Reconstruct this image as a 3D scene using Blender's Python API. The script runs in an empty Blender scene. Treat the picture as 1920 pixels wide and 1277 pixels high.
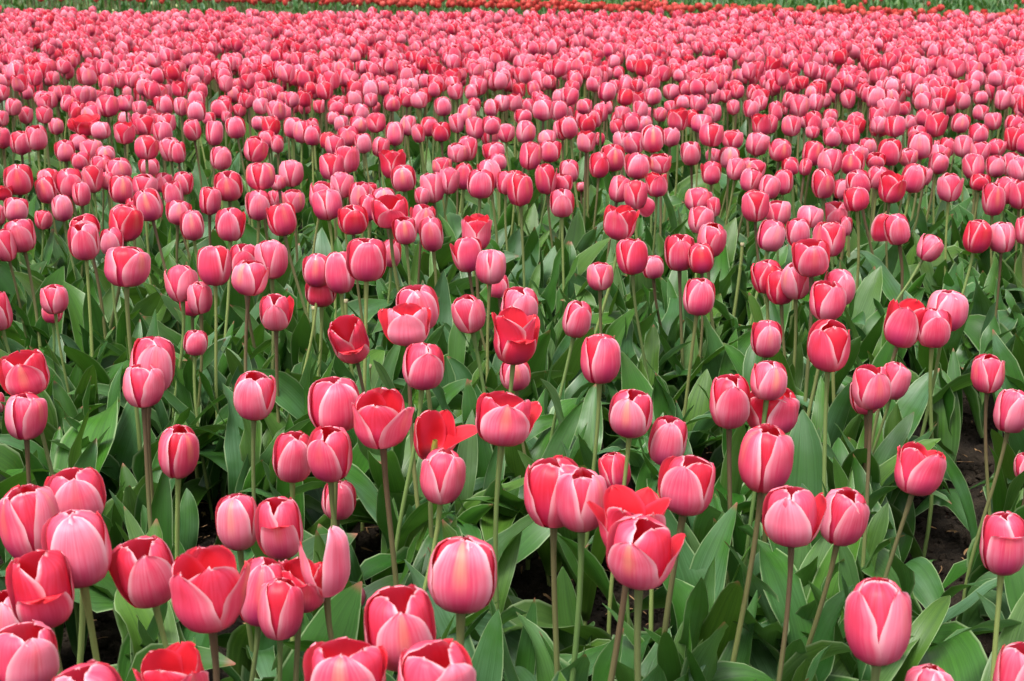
import bpy, math, random
import numpy as np
from mathutils import Vector, noise as mnoise

# ------------------------------------------------------------------ camera, world, sun, exposure
scene = bpy.context.scene
C = scene.collection
PXW, PXH, FPX = 1920.0, 1277.0, 2667.0
CAM_H = 1.17
PITCH = math.radians(16.3)

cam_data = bpy.data.cameras.new("camera")
cam = bpy.data.objects.new("camera", cam_data)
C.objects.link(cam)
cam_data.sensor_width = 36.0
cam_data.lens = 36.0 * FPX / PXW
cam_data.clip_start = 0.05
cam_data.clip_end = 1500.0
cam.location = (0, 0, CAM_H)
cam.rotation_euler = (math.radians(90) - PITCH, 0, 0)
cam_data.dof.use_dof = True
cam_data.dof.focus_distance = 2.6
cam_data.dof.aperture_fstop = 14.0
scene.camera = cam

SUN_EL, SUN_ROT = math.radians(66), math.radians(215)
world = bpy.data.worlds.new("World")
scene.world = world
world.use_nodes = True
wn = world.node_tree
bg = wn.nodes["Background"]
sky = wn.nodes.new("ShaderNodeTexSky")
sky.sky_type = 'NISHITA'
sky.sun_disc = False
sky.sun_elevation = SUN_EL
sky.sun_rotation = SUN_ROT
sky.air_density = 1.0
sky.dust_density = 4.0
hs = wn.nodes.new("ShaderNodeHueSaturation")      # a veil of cloud takes most of the blue out of the sky
hs.inputs["Saturation"].default_value = 0.22
wn.links.new(sky.outputs[0], hs.inputs["Color"])
wn.links.new(hs.outputs[0], bg.inputs[0])
bg.inputs[1].default_value = 0.115

sun_data = bpy.data.lights.new("sun", 'SUN')
sun_data.energy = 1.5
sun_data.angle = math.radians(18)
sun_data.color = (1.0, 0.965, 0.91)
sun = bpy.data.objects.new("sun", sun_data)
C.objects.link(sun)
# sky rotation is measured from +Y towards +X
sdir = Vector((math.sin(SUN_ROT) * math.cos(SUN_EL), math.cos(SUN_ROT) * math.cos(SUN_EL), math.sin(SUN_EL)))
sun.rotation_euler = sdir.to_track_quat('Z', 'Y').to_euler()
sun.location = (0, 0, 30)

scene.view_settings.view_transform = 'Standard'
scene.view_settings.look = 'None'
scene.view_settings.gamma = 1.0
scene.view_settings.use_curve_mapping = False
scene.view_settings.exposure = 1.45
scene.render.engine = 'CYCLES'
scene.cycles.max_bounces = 8
scene.cycles.diffuse_bounces = 5
scene.cycles.transmission_bounces = 4

rnd = random.Random(20240)
U = rnd.uniform
def sm(x, a, b):
    t = min(1.0, max(0.0, (x - a) / (b - a))); return t * t * (3 - 2 * t)

# ------------------------------------------------------------------ pixel -> place
CP, SP = math.cos(PITCH), math.sin(PITCH)
def ray(px, py):
    """world direction with unit camera depth through a point of the photograph"""
    x = (px - PXW / 2) / FPX; y = -(py - PXH / 2) / FPX
    return Vector((x, CP + y * SP, -SP + y * CP))
def at_depth(px, py, d):
    return Vector((0, 0, CAM_H)) + ray(px, py) * d
def at_height(px, py, z):
    r = ray(px, py); return Vector((0, 0, CAM_H)) + r * ((z - CAM_H) / r.z)
def project(p):
    v = p - Vector((0, 0, CAM_H))
    d = v.y * CP - v.z * SP
    u = v.y * SP + v.z * CP
    return PXW / 2 + FPX * v.x / d, PXH / 2 - FPX * u / d, d

# ------------------------------------------------------------------ materials
def mat(name):
    m = bpy.data.materials.new(name); m.use_nodes = True
    nt = m.node_tree; nt.nodes.clear()
    return m, nt
class N:
    def __init__(s, nt): s.nt = nt
    def new(s, t, **kw):
        n = s.nt.nodes.new(t)
        for k, v in kw.items(): setattr(n, k, v)
        return n
    def link(s, a, b): s.nt.links.new(a, b)
    def val(s, sock, v):
        if hasattr(v, 'is_output') or hasattr(v, 'links'): s.link(v, sock)
        else: sock.default_value = v
    def math(s, op, a, b=0.0, c=None, clamp=False):
        n = s.new("ShaderNodeMath", operation=op, use_clamp=clamp)
        s.val(n.inputs[0], a); s.val(n.inputs[1], b)
        if c is not None: s.val(n.inputs[2], c)
        return n.outputs[0]
    def mix(s, f, a, b, mode='MIX'):
        n = s.new("ShaderNodeMix", data_type='RGBA', blend_type=mode)
        s.val(n.inputs[0], f)
        for k, v in ((6, a), (7, b)):
            if isinstance(v, tuple): n.inputs[k].default_value = (*v, 1.0)
            else: s.link(v, n.inputs[k])
        return n.outputs[2]
    def ramp(s, v, lo, hi):
        n = s.new("ShaderNodeMapRange", interpolation_type='SMOOTHSTEP')
        s.val(n.inputs[0], v); n.inputs[1].default_value = lo; n.inputs[2].default_value = hi
        return n.outputs[0]
    def noise(s, vec, scale, detail=2.0, rough=0.5):
        n = s.new("ShaderNodeTexNoise"); s.link(vec, n.inputs["Vector"])
        n.inputs["Scale"].default_value = scale; n.inputs["Detail"].default_value = detail
        n.inputs["Roughness"].default_value = rough
        return n.outputs["Fac"]

def uv_and_params(g):
    uv = g.new("ShaderNodeUVMap").outputs[0]
    sep = g.new("ShaderNodeSeparateXYZ"); g.link(uv, sep.inputs[0])
    at = g.new("ShaderNodeAttribute", attribute_name="tint", attribute_type='GEOMETRY')
    sc = g.new("ShaderNodeSeparateColor"); g.link(at.outputs["Color"], sc.inputs[0])
    u = g.math('MULTIPLY_ADD', sep.outputs[0], 2.0, -1.0)
    return uv, u, sep.outputs[1], sc.outputs[0], sc.outputs[1], sc.outputs[2], at.outputs["Alpha"]
def stretched(g, uv, rndv, su, sv):
    mp = g.new("ShaderNodeCombineXYZ")
    sep = g.new("ShaderNodeSeparateXYZ"); g.link(uv, sep.inputs[0])
    g.link(g.math('MULTIPLY', sep.outputs[0], su), mp.inputs[0])
    g.link(g.math('MULTIPLY', sep.outputs[1], sv), mp.inputs[1])
    g.link(g.math('MULTIPLY', rndv, 57.0), mp.inputs[2])
    return mp.outputs[0]

def petal_material(name, pale, rose, deepc, magenta, peach, rim, inner, inner_base):
    m, nt = mat(name); g = N(nt)
    uv, u, v, deep, yel, mag, rv = uv_and_params(g)
    au = g.math('ABSOLUTE', u)
    fine = g.noise(stretched(g, uv, rv, 26.0, 1.6), 1.0, 3.0)
    broad = g.noise(stretched(g, uv, rv, 3.0, 2.0), 1.0, 2.0)
    # deepness: petal's own value, stronger along the middle, weaker at the margin
    mid = g.math('SUBTRACT', 1.0, g.ramp(au, 0.05, 0.95))
    d = g.math('ADD', g.math('MULTIPLY_ADD', deep, 1.05, 0.07), g.math('MULTIPLY', g.math('SUBTRACT', mid, 0.5), 0.22))
    d = g.math('ADD', d, g.math('MULTIPLY', g.math('SUBTRACT', broad, 0.5), 0.55))
    d = g.math('ADD', d, g.math('MULTIPLY', g.math('SUBTRACT', fine, 0.5), 0.62), clamp=True)
    c = g.mix(g.ramp(d, 0.04, 0.60), pale, rose)
    c = g.mix(g.ramp(d, 0.5, 1.0), c, deepc)
    # magenta foot, strengthened to paint in soft shading low on the cup
    low = g.math('SUBTRACT', 1.0, g.ramp(v, 0.02, 0.66))
    c = g.mix(g.math('MULTIPLY', g.math('MULTIPLY', low, mag), g.math('ADD', 0.45, mid), clamp=True), c, magenta)
    # peach flame along the rib
    fl = g.math('SUBTRACT', 1.0, g.ramp(g.math('ADD', au, g.math('MULTIPLY', g.math('SUBTRACT', fine, 0.5), 0.25)), 0.02, 0.36))
    fl = g.math('MULTIPLY', fl, g.math('MULTIPLY', g.ramp(v, 0.25, 0.62), g.math('SUBTRACT', 1.0, g.ramp(v, 0.86, 1.0))))
    c = g.mix(g.math('MULTIPLY', fl, yel, clamp=True), c, peach)
    # pale rim at margins and tip
    rm = g.math('MAXIMUM', g.math('MULTIPLY', g.ramp(au, 0.74, 1.0), 0.75), g.math('MULTIPLY', g.ramp(v, 0.93, 1.0), 0.7))
    rm = g.math('MULTIPLY', rm, g.ramp(v, 0.12, 0.5))
    c = g.mix(g.math('MULTIPLY', rm, 0.75), c, rim)
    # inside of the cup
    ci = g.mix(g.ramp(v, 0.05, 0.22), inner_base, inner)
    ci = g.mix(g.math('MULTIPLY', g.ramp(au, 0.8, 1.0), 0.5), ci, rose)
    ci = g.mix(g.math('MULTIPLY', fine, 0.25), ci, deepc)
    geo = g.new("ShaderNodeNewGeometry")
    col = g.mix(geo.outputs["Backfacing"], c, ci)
    bs = g.new("ShaderNodeBsdfPrincipled")
    g.link(col, bs.inputs["Base Color"])
    bs.inputs["Roughness"].default_value = 0.46
    bs.inputs["Specular IOR Level"].default_value = 0.32
    try:
        bs.inputs["Sheen Weight"].default_value = 0.0
        bs.inputs["Sheen Roughness"].default_value = 0.4
        bs.inputs["Sheen Tint"].default_value = (1, .8, .85, 1)
    except KeyError: pass
    bp = g.new("ShaderNodeBump"); bp.inputs["Strength"].default_value = 0.22; bp.inputs["Distance"].default_value = 0.0012
    g.link(fine, bp.inputs["Height"]); g.link(bp.outputs[0], bs.inputs["Normal"])
    tr = g.new("ShaderNodeBsdfTranslucent")
    g.link(g.mix(0.5, c, rose), tr.inputs["Color"])
    mx = g.new("ShaderNodeMixShader"); mx.inputs[0].default_value = 0.30
    g.link(bs.outputs[0], mx.inputs[1]); g.link(tr.outputs[0], mx.inputs[2])
    out = g.new("ShaderNodeOutputMaterial"); g.link(mx.outputs[0], out.inputs[0])
    return m
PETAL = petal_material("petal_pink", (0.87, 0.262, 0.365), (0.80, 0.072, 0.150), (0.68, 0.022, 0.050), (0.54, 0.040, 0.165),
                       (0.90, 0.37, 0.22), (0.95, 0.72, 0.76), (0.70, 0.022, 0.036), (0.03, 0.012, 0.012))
PETAL_RED = petal_material("petal_red", (0.74, 0.14, 0.12), (0.66, 0.085, 0.07), (0.52, 0.04, 0.035), (0.6, 0.04, 0.05),
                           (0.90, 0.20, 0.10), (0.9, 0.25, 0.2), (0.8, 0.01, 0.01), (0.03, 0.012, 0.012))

def leaf_material():
    m, nt = mat("tulip_leaf"); g = N(nt)
    uv, u, v, shade, grey, yel, rv = uv_and_params(g)
    au = g.math('ABSOLUTE', u)
    vein = g.noise(stretched(g, uv, rv, 34.0, 0.8), 1.0, 2.0)
    tc = g.new("ShaderNodeTexCoord")
    blotch = g.noise(tc.outputs["Object"], 14.0, 3.0)
    c = g.mix(shade, (0.018, 0.084, 0.008), (0.058, 0.185, 0.016))
    c = g.mix(g.math('MULTIPLY', grey, g.ramp(blotch, 0.25, 0.7)), c, (0.088, 0.182, 0.098))
    c = g.mix(g.math('MULTIPLY', yel, 0.6), c, (0.19, 0.27, 0.04))
    c = g.mix(g.math('MULTIPLY', g.ramp(vein, 0.35, 0.70), 0.5), c, (0.018, 0.058, 0.010))
    c = g.mix(g.math('MULTIPLY', g.ramp(au, 0.90, 0.99), 0.6), c, (0.30, 0.40, 0.20))
    base = g.math('SUBTRACT', 1.0, g.ramp(v, 0.0, 0.16))
    c = g.mix(g.math('MULTIPLY', base, 0.5), c, (0.22, 0.30, 0.12))
    tip = g.math('MULTIPLY', g.ramp(v, 0.955, 1.0), g.ramp(rv, 0.5, 0.8))
    c = g.mix(tip, c, (0.26, 0.10, 0.06))
    bs = g.new("ShaderNodeBsdfPrincipled")
    g.link(c, bs.inputs["Base Color"])
    g.link(g.math('MULTIPLY_ADD', blotch, 0.2, 0.30), bs.inputs["Roughness"])
    bs.inputs["Specular IOR Level"].default_value = 0.38
    bp = g.new("ShaderNodeBump"); bp.inputs["Strength"].default_value = 0.35; bp.inputs["Distance"].default_value = 0.0015
    g.link(vein, bp.inputs["Height"]); g.link(bp.outputs[0], bs.inputs["Normal"])
    tr = g.new("ShaderNodeBsdfTranslucent"); g.link(g.mix(0.5, c, (0.11, 0.28, 0.02)), tr.inputs["Color"])
    mx = g.new("ShaderNodeMixShader"); mx.inputs[0].default_value = 0.22
    g.link(bs.outputs[0], mx.inputs[1]); g.link(tr.outputs[0], mx.inputs[2])
    out = g.new("ShaderNodeOutputMaterial"); g.link(mx.outputs[0], out.inputs[0])
    return m
LEAF = leaf_material()

def stem_material():
    m, nt = mat("tulip_stem"); g = N(nt)
    uv, u, v, brown, yel, b2, rv = uv_and_params(g)
    nz = g.noise(stretched(g, uv, rv, 9.0, 6.0), 1.0, 3.0)
    c = g.mix(yel, (0.13, 0.25, 0.07), (0.27, 0.33, 0.10))
    f = g.math('MULTIPLY', g.ramp(g.math('ADD', v, g.math('MULTIPLY', nz, 0.2)), 0.25, 1.0), brown, clamp=True)
    c = g.mix(f, c, (0.125, 0.075, 0.045))
    c = g.mix(g.math('MULTIPLY', nz, 0.25), c, (0.05, 0.06, 0.02))
    bs = g.new("ShaderNodeBsdfPrincipled"); g.link(c, bs.inputs["Base Color"])
    bs.inputs["Roughness"].default_value = 0.42
    out = g.new("ShaderNodeOutputMaterial"); g.link(bs.outputs[0], out.inputs[0])
    return m
STEM = stem_material()

def plain(name, col, rough=0.6, col2=None, scale=60.0):
    m, nt = mat(name); g = N(nt)
    bs = g.new("ShaderNodeBsdfPrincipled"); bs.inputs["Roughness"].default_value = rough
    tc = g.new("ShaderNodeTexCoord")
    g.link(g.mix(g.ramp(g.noise(tc.outputs["Object"], scale, 4.0), 0.35, 0.65), col, col2 or tuple(x * .6 for x in col)), bs.inputs["Base Color"])
    out = g.new("ShaderNodeOutputMaterial"); g.link(bs.outputs[0], out.inputs[0])
    return m
CUT = plain("cut_stem_end", (0.42, 0.36, 0.20), 0.8)
HEART = plain("flower_heart", (0.30, 0.32, 0.06), 0.6, (0.45, 0.30, 0.03))
DRY = plain("dry_leaf", (0.34, 0.20, 0.09), 0.8, (0.20, 0.11, 0.05), 40.0)
BUD = plain("pale_bud", (0.62, 0.60, 0.30), 0.6, (0.40, 0.48, 0.18), 90.0)

def soil_material():
    m, nt = mat("dark_soil"); g = N(nt)
    tc = g.new("ShaderNodeTexCoord"); P = tc.outputs["Object"]
    n1 = g.noise(P, 9.0, 6.0, 0.65); n2 = g.noise(P, 70.0, 6.0, 0.7); n3 = g.noise(P, 260.0, 3.0, 0.6)
    c = g.mix(g.ramp(n1, 0.35, 0.68), (0.012, 0.0085, 0.006), (0.060, 0.044, 0.030))
    c = g.mix(g.ramp(n2, 0.52, 0.75), c, (0.060, 0.043, 0.030))
    c = g.mix(g.ramp(n3, 0.66, 0.80), c, (0.10, 0.078, 0.056))
    # the neighbouring crops green the ground further off
    sep = g.new("ShaderNodeSeparateXYZ"); g.link(P, sep.inputs[0])
    far = g.ramp(sep.outputs[1], 21.0, 26.0)
    c = g.mix(far, c, g.mix(g.ramp(g.noise(P, 1.3, 6.0, 0.7), 0.3, 0.7), (0.035, 0.085, 0.025), (0.07, 0.14, 0.045)))
    bs = g.new("ShaderNodeBsdfPrincipled"); g.link(c, bs.inputs["Base Color"])
    g.link(g.math('SUBTRACT', 0.95, g.math('MULTIPLY', g.ramp(n1, 0.5, 0.8), 0.35)), bs.inputs["Roughness"])
    h = g.math('ADD', n2, g.math('MULTIPLY', n3, 0.4))
    bp = g.new("ShaderNodeBump"); bp.inputs["Strength"].default_value = 0.9; bp.inputs["Distance"].default_value = 0.03; bs.inputs["Specular IOR Level"].default_value = 0.18
    g.link(h, bp.inputs["Height"]); g.link(bp.outputs[0], bs.inputs["Normal"])
    out = g.new("ShaderNodeOutputMaterial"); g.link(bs.outputs[0], out.inputs[0])
    return m
SOIL = soil_material()

# ------------------------------------------------------------------ mesh buffers
class Buf:
    """grids and tubes collected into one mesh, with uv and a per-point tint"""
    def __init__(s): s.v = []; s.f = []; s.uv = []; s.t = []; s.mi = []; s.n = 0
    def grid(s, P, uvs, tint, mi=0, flip=False):
        """P (rows, cols, 3)"""
        r, c = P.shape[:2]
        idx = (np.arange(r * c).reshape(r, c) + s.n)
        a, b, d, e = idx[:-1, :-1].ravel(), idx[:-1, 1:].ravel(), idx[1:, 1:].ravel(), idx[1:, :-1].ravel()
        q = np.stack([a, b, d, e] if not flip else [a, e, d, b], 1)
        s.v.append(P.reshape(-1, 3)); s.uv.append(uvs.reshape(-1, 2)); s.f.append(q)
        s.t.append(np.tile(np.array(tint, float), (r * c, 1)))
        s.mi.append(np.full(len(q), mi)); s.n += r * c
    def build(s, name, mats, parent=None, loc=(0, 0, 0)):
        V = np.concatenate(s.v) - np.array(loc, float); F = np.concatenate(s.f)
        UV = np.concatenate(s.uv); T = np.concatenate(s.t); MI = np.concatenate(s.mi)
        me = bpy.data.meshes.new(name)
        me.vertices.add(len(V)); me.vertices.foreach_set("co", V.astype(np.float32).ravel())
        me.loops.add(F.size); me.loops.foreach_set("vertex_index", F.astype(np.int32).ravel())
        me.polygons.add(len(F)); me.polygons.foreach_set("loop_start", np.arange(0, F.size, 4, dtype=np.int32))
        me.polygons.foreach_set("material_index", MI.astype(np.int32))
        me.polygons.foreach_set("use_smooth", np.ones(len(F), bool))
        me.update(calc_edges=True)
        ul = me.uv_layers.new(name="UVMap")
        ul.data.foreach_set("uv", UV[F.ravel()].astype(np.float32).ravel())
        ca = me.color_attributes.new("tint", 'FLOAT_COLOR', 'POINT')
        ca.data.foreach_set("color", T.astype(np.float32).ravel())
        for m in (mats if isinstance(mats, (list, tuple)) else [mats]): me.materials.append(m)
        o = bpy.data.objects.new(name, me); C.objects.link(o)
        o.location = loc
        if parent is not None:
            o.parent = parent
            o.location = Vector(loc) - parent.location
        return o

def uvgrid(nt, nu):
    vv, uu = np.meshgrid(np.linspace(0, 1, nt), np.linspace(0, 1, nu), indexing='ij')
    return np.stack([uu, vv], -1)

# ------------------------------------------------------------------ flower
TK = np.array([0, .06, .15, .30, .45, .60, .75, .88, 1.0])
def profile(op):
    """radius and height along a petal for an openness"""
    a = np.interp(op, [.8, 1.0, 1.15, 1.3, 1.6, 2.0], [.91, .93, .97, .99, 1.03, 1.12])
    b = np.interp(op, [.8, 1.0, 1.15, 1.3, 1.6, 2.0], [.66, .74, .84, .92, 1.07, 1.30])
    c = np.interp(op, [.8, 1.0, 1.15, 1.3, 1.6, 2.0], [.04, .12, .38, .66, 1.04, 1.48])
    r = np.array([.10, .36, .66, .90, 1.0, .98, a, b, c])
    z = np.array([0, .015, .07, .22, .385, .56, .74, .90, 1.0 if op > 1.1 else .985])
    return r, z
def spline(t, x, y):
    """smooth interpolation through the knots (Catmull-Rom by slopes)"""
    m = np.gradient(y, x)
    i = np.clip(np.searchsorted(x, t) - 1, 0, len(x) - 2)
    h = x[i + 1] - x[i]; s = (t - x[i]) / h
    return ((2*s**3-3*s**2+1)*y[i] + (s**3-2*s**2+s)*h*m[i] + (-2*s**3+3*s**2)*y[i+1] + (s**3-s**2)*h*m[i+1])
def petal_grid(R, H, op, phi, outer, nt, nu, rg, flare=0., fold=0., length=1., narrow=1.0, skew=0.0, warp=1.0, oval=0.0):
    t = 1 - (1 - np.linspace(0, 1, nt)) ** 1.35
    u = np.linspace(-1, 1, nu)
    rk, zk = profile(op)
    te = (t * length) ** warp                                         # shorter petals end lower on the same cup
    r = spline(te, TK, rk); z = spline(te, TK, zk)
    r = r + flare * np.clip(t - .35, 0, 1) ** 1.6 * 1.6
    z = z - abs(flare) * .45 * np.clip(t - .4, 0, 1) ** 2
    if fold: # tip folded down and outwards
        k = np.clip((t - .78) / .22, 0, 1)
        r = r + fold * .20 * np.sin(k * math.pi * .75); z = z - fold * .26 * k ** 1.4
    if not outer: r = r * .89; z = z * 1.0
    W = (.98 if outer else 1.30) * narrow
    pk = np.where(t < .46, .30 + .70 * np.sin(np.clip(t / .46, 0, 1) * math.pi / 2), 1.0)
    tt = np.clip((t - .44) / .56, 0, 1)
    tip = np.clip(1 - tt ** 2.15, 0, 1) ** .58
    hw = W * pk * np.maximum(tip, .05)
    T, Ug = np.meshgrid(t, u, indexing='ij')
    Rr = r[:, None] * np.ones_like(Ug); Z = z[:, None] * np.ones_like(Ug)
    nick = 1 + rg.uniform(.01, .05) * np.sin(rg.uniform(9, 17) * T + rg.uniform(0, 6) + (Ug > 0) * rg.uniform(0, 6)) * np.clip(T * 2 - .5, 0, 1)
    HW = hw[:, None] * nick
    rc = np.maximum(np.minimum(r, 1.05), .12)[:, None]
    ang = np.clip(Ug * HW / rc, -1.25, 1.25)
    ph = rg.uniform(0, 6.28); k1 = rg.uniform(5, 9)
    Rr = Rr + .028 * Ug * np.clip(T * 2, 0, 1)                # each petal laps over the next
    # margins stand a little off, rib groove, waves near the top, dents
    # flared petals lie away from the cup: keep their own curvature
    amp = .06 if outer else .02
    Rr = Rr + amp * Ug ** 2 * np.clip(T * 1.6, 0, 1) - .022 * np.exp(-(Ug / .16) ** 2) * np.sin(np.clip(T, 0, 1) * math.pi)
    Rr = Rr + .030 * np.sin(k1 * Ug + ph + 3 * T) * np.clip(T - .35, 0, 1) * (1.3 if op > 1.1 else 1.0) * (1.0 + .6 * abs(flare))
    Z = Z + (.022 if op > 1.1 else .010) * np.sin(rg.uniform(3, 6) * Ug + ph * 2) * np.clip(T - .5, 0, 1) * 2
    Z = Z - .05 * np.exp(-(Ug / .12) ** 2) * np.clip(T - .9, 0, 1) * 10 * rg.choice([0, 0, 0, .5])
    off = (Rr - np.minimum(Rr, 1.05))   # beyond the cup the petal keeps cup curvature, pushed out along its own azimuth
    ra = Rr - off
    X = ra * np.cos(ang) + off; Y = ra * np.sin(ang) + skew * np.clip(T - .3, 0, 1) ** 1.3
    cp, sp = math.cos(phi), math.sin(phi)
    P = np.stack([(X * cp - Y * sp) * R * (1 + oval), (X * sp + Y * cp) * R * (1 - oval), Z * H], -1)
    return P
def solve_height(w, hpx_w, dep, op):
    """cup height (in units of radius=1) that shows hpx_w tall seen from dep above"""
    rk, zk = profile(op); best = 1.15 * 2
    for H in np.linspace(1.7, 3.1, 29):
        top = np.max(zk * H * math.cos(dep) + rk * .88 * math.sin(dep))
        bot = np.min(zk * H * math.cos(dep) - rk * math.sin(dep))
        if (top - bot) >= hpx_w * 2: return H
    return 3.1

def rotate_axis(P, tilt_x, tilt_y):
    """lean: tilt_x to the right (+x), tilt_y towards the viewer (-y)"""
    ax, ay = tilt_x, tilt_y
    x, y, z = P[..., 0], P[..., 1], P[..., 2]
    x2 = x * math.cos(ax) + z * math.sin(ax); z2 = -x * math.sin(ax) + z * math.cos(ax)
    y3 = y * math.cos(ay) - z2 * math.sin(ay); z3 = y * math.sin(ay) + z2 * math.cos(ay)
    return np.stack([x2, y3, z3], -1)

def flower_petals(R, H, op, phase, deep, tilt, tilt_y, flags, rg, nt, nu):
    """list of (points, tint, outer) relative to the flower's base"""
    out = []
    phase_r = math.radians(phase)
    warp = rg.uniform(.90, 1.14); oval = rg.uniform(-.05, .03)
    face = -math.pi / 2                                    # towards the viewer
    for i in range(6):
        outer = i % 2 == 0
        phi = face + phase_r + i * math.pi / 3 + rg.uniform(-.15, .15)
        side = math.cos(phi); front = -math.sin(phi)
        fl = rg.uniform(-.03, .05) if rg.random() > .17 or not outer else rg.uniform(.10, .30); fold = 0.; ln = rg.uniform(.92, 1.0); nw = rg.uniform(.93, 1.05); sk = rg.uniform(-.06, .06)
        if outer: ln *= rg.uniform(.90, 1.0)
        o2 = op + rg.uniform(-.05, .05)
        if 'R' in flags and outer and side > .45: fl = .5; ln *= 1.0
        if 'L' in flags and outer and side < -.45: fl = .42
        if 'F' in flags and outer and front > .7: ln = .78 if op > 1.1 else .92; fold = .9
        if 'D' in flags:
            if i not in (0, 2): continue
            phi = face + (.75 if i == 0 else -1.0); nw *= .78; o2 = 1.2; ln = 1.0 if i == 0 else .84; deep = .1
        if 'X' in flags:
            if front > .55: continue                       # already dropped
            nw *= .8; o2 = rg.uniform(1.0, 1.5)
            if 'R' in flags and side > .5: fl = 1.35; o2 = 1.6
        tx, ty = tilt, tilt_y
        P = petal_grid(R, H, o2, phi, outer, nt, nu, rg, fl, fold, ln, nw, sk, warp, oval)
        P = rotate_axis(P, tx, ty)
        d = np.clip(deep * (.58 if outer else 1.05) + (.03 if outer else .12) + rg.uniform(-.12, .14), 0, 1)
        if deep > .7: d = np.clip(deep + rg.uniform(-.25, .1), 0, 1)
        y = rg.choice([0, 0, 0, .12, .25, .45]) if outer else 0
        if 'Y' in flags and outer: y = .62
        if deep > .7: y *= .3
        mg = rg.uniform(.4, .95)
        out.append((P, (d, y, mg, rg.random()), outer))
    return out

def tube(points, radii, sides, tint, buf, mi=0):
    P = np.array(points, float); n = len(P)
    T = np.gradient(P, axis=0); T /= np.linalg.norm(T, axis=1)[:, None] + 1e-9
    ref = np.array([0, -1, 0.05]); A = np.cross(T, ref); A /= np.linalg.norm(A, axis=1)[:, None] + 1e-9
    B = np.cross(T, A)
    th = np.linspace(0, 2 * math.pi, sides + 1)
    G = P[:, None] + np.array(radii)[:, None, None] * (A[:, None] * np.cos(th)[None, :, None] + B[:, None] * np.sin(th)[None, :, None])
    buf.grid(G, uvgrid(n, sides + 1), tint, mi)

def bez(p0, p1, p2, p3, n):
    t = np.linspace(0, 1, n)[:, None]
    p0, p1, p2, p3 = (np.array(p, float) for p in (p0, p1, p2, p3))
    return (1-t)**3*p0 + 3*(1-t)**2*t*p1 + 3*(1-t)*t*t*p2 + t**3*p3

# ------------------------------------------------------------------ leaf
LK = np.array([0, .08, .22, .42, .62, .80, .92, 1.0])
LW = np.array([.38, .54, .86, 1.0, .94, .72, .40, .03])
def leaf_grid(spine, W, side0, nu, rg, fold0=1.3, fold1=.25, wave=.12, twist=0.):
    n = len(spine); s = np.linspace(0, 1, n)
    T = np.gradient(spine, axis=0); T /= np.linalg.norm(T, axis=1)[:, None] + 1e-9
    S = np.tile(side0, (n, 1)).astype(float)
    S -= (S * T).sum(1)[:, None] * T; S /= np.linalg.norm(S, axis=1)[:, None] + 1e-9
    Nn = np.cross(S, T)
    tw = twist * s ** 1.5
    S2 = S * np.cos(tw)[:, None] + Nn * np.sin(tw)[:, None]; N2 = -S * np.sin(tw)[:, None] + Nn * np.cos(tw)[:, None]
    hw = W * .5 * spline(s, LK, LW)
    u = np.linspace(-1, 1, nu)
    fold = fold0 + (fold1 - fold0) * np.clip(s * 1.6, 0, 1) ** .7
    k, ph, ph2 = rg.uniform(7, 17), rg.uniform(0, 6), rg.uniform(0, 6)
    A = np.abs(u)[None] * np.clip(fold, 0, 2.6)[:, None]           # each half bends up by this angle
    G = np.zeros((n, nu, 3))
    lat = np.sign(u)[None] * np.abs(u)[None] * np.cos(A * .75)
    up = np.abs(u)[None] * np.sin(A * .75)
    wv = wave * (np.sin(k * s[:, None] + ph + (u[None] > 0) * ph2)) * u[None] ** 2 * np.clip(s * 3, 0, 1)[:, None]
    G = spine[:, None] + hw[:, None, None] * (lat[..., None] * S2[:, None] + (up + wv)[..., None] * N2[:, None])
    return G
def rand_leaf(base, az, L, W, el0, bend, nt, nu, rg, p=1.6, fold1=.3, twist=None):
    """spine leaves the stem at el0 and bows over by bend; the upper face looks to the stem"""
    s = np.linspace(0, 1, nt)
    el = el0 - bend * s ** p
    sway = rg.uniform(-.8, .8)
    azs = az + sway * s ** 1.5
    d = np.stack([np.cos(el) * np.cos(azs), np.cos(el) * np.sin(azs), np.sin(el)], 1)
    step = L / (nt - 1)
    spine = np.vstack([[0, 0, 0], np.cumsum((d[1:] + d[:-1]) * .5 * step, 0)]) + np.array(base)
    low = .012 + .02 * rg.random()
    spine[:, 2] = np.where(spine[:, 2] < low, low + (low - spine[:, 2]) * .08, spine[:, 2])
    side = np.array([-math.sin(az), math.cos(az), 0.])
    # normal = side x tangent must point towards the stem (up when bent over)
    tw = rg.uniform(-1.1, 1.1) if twist is None else twist
    return leaf_grid(spine, W, side * -1, nu, rg, 1.5, fold1, rg.uniform(.12, .55), tw)
def leaf_tint(rg, bend=0):
    return (rg.uniform(.0, .75), rg.choice([0, .1, .2, .4, .6, .9]) if bend < 1 else rg.choice([0, .2, .4, .6, .9]), rg.choice([0, 0, 0, .15, .4]), rg.random())  # bowed leaves tinted greyer: painted sky sheen on top of the glaucous tone

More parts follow.
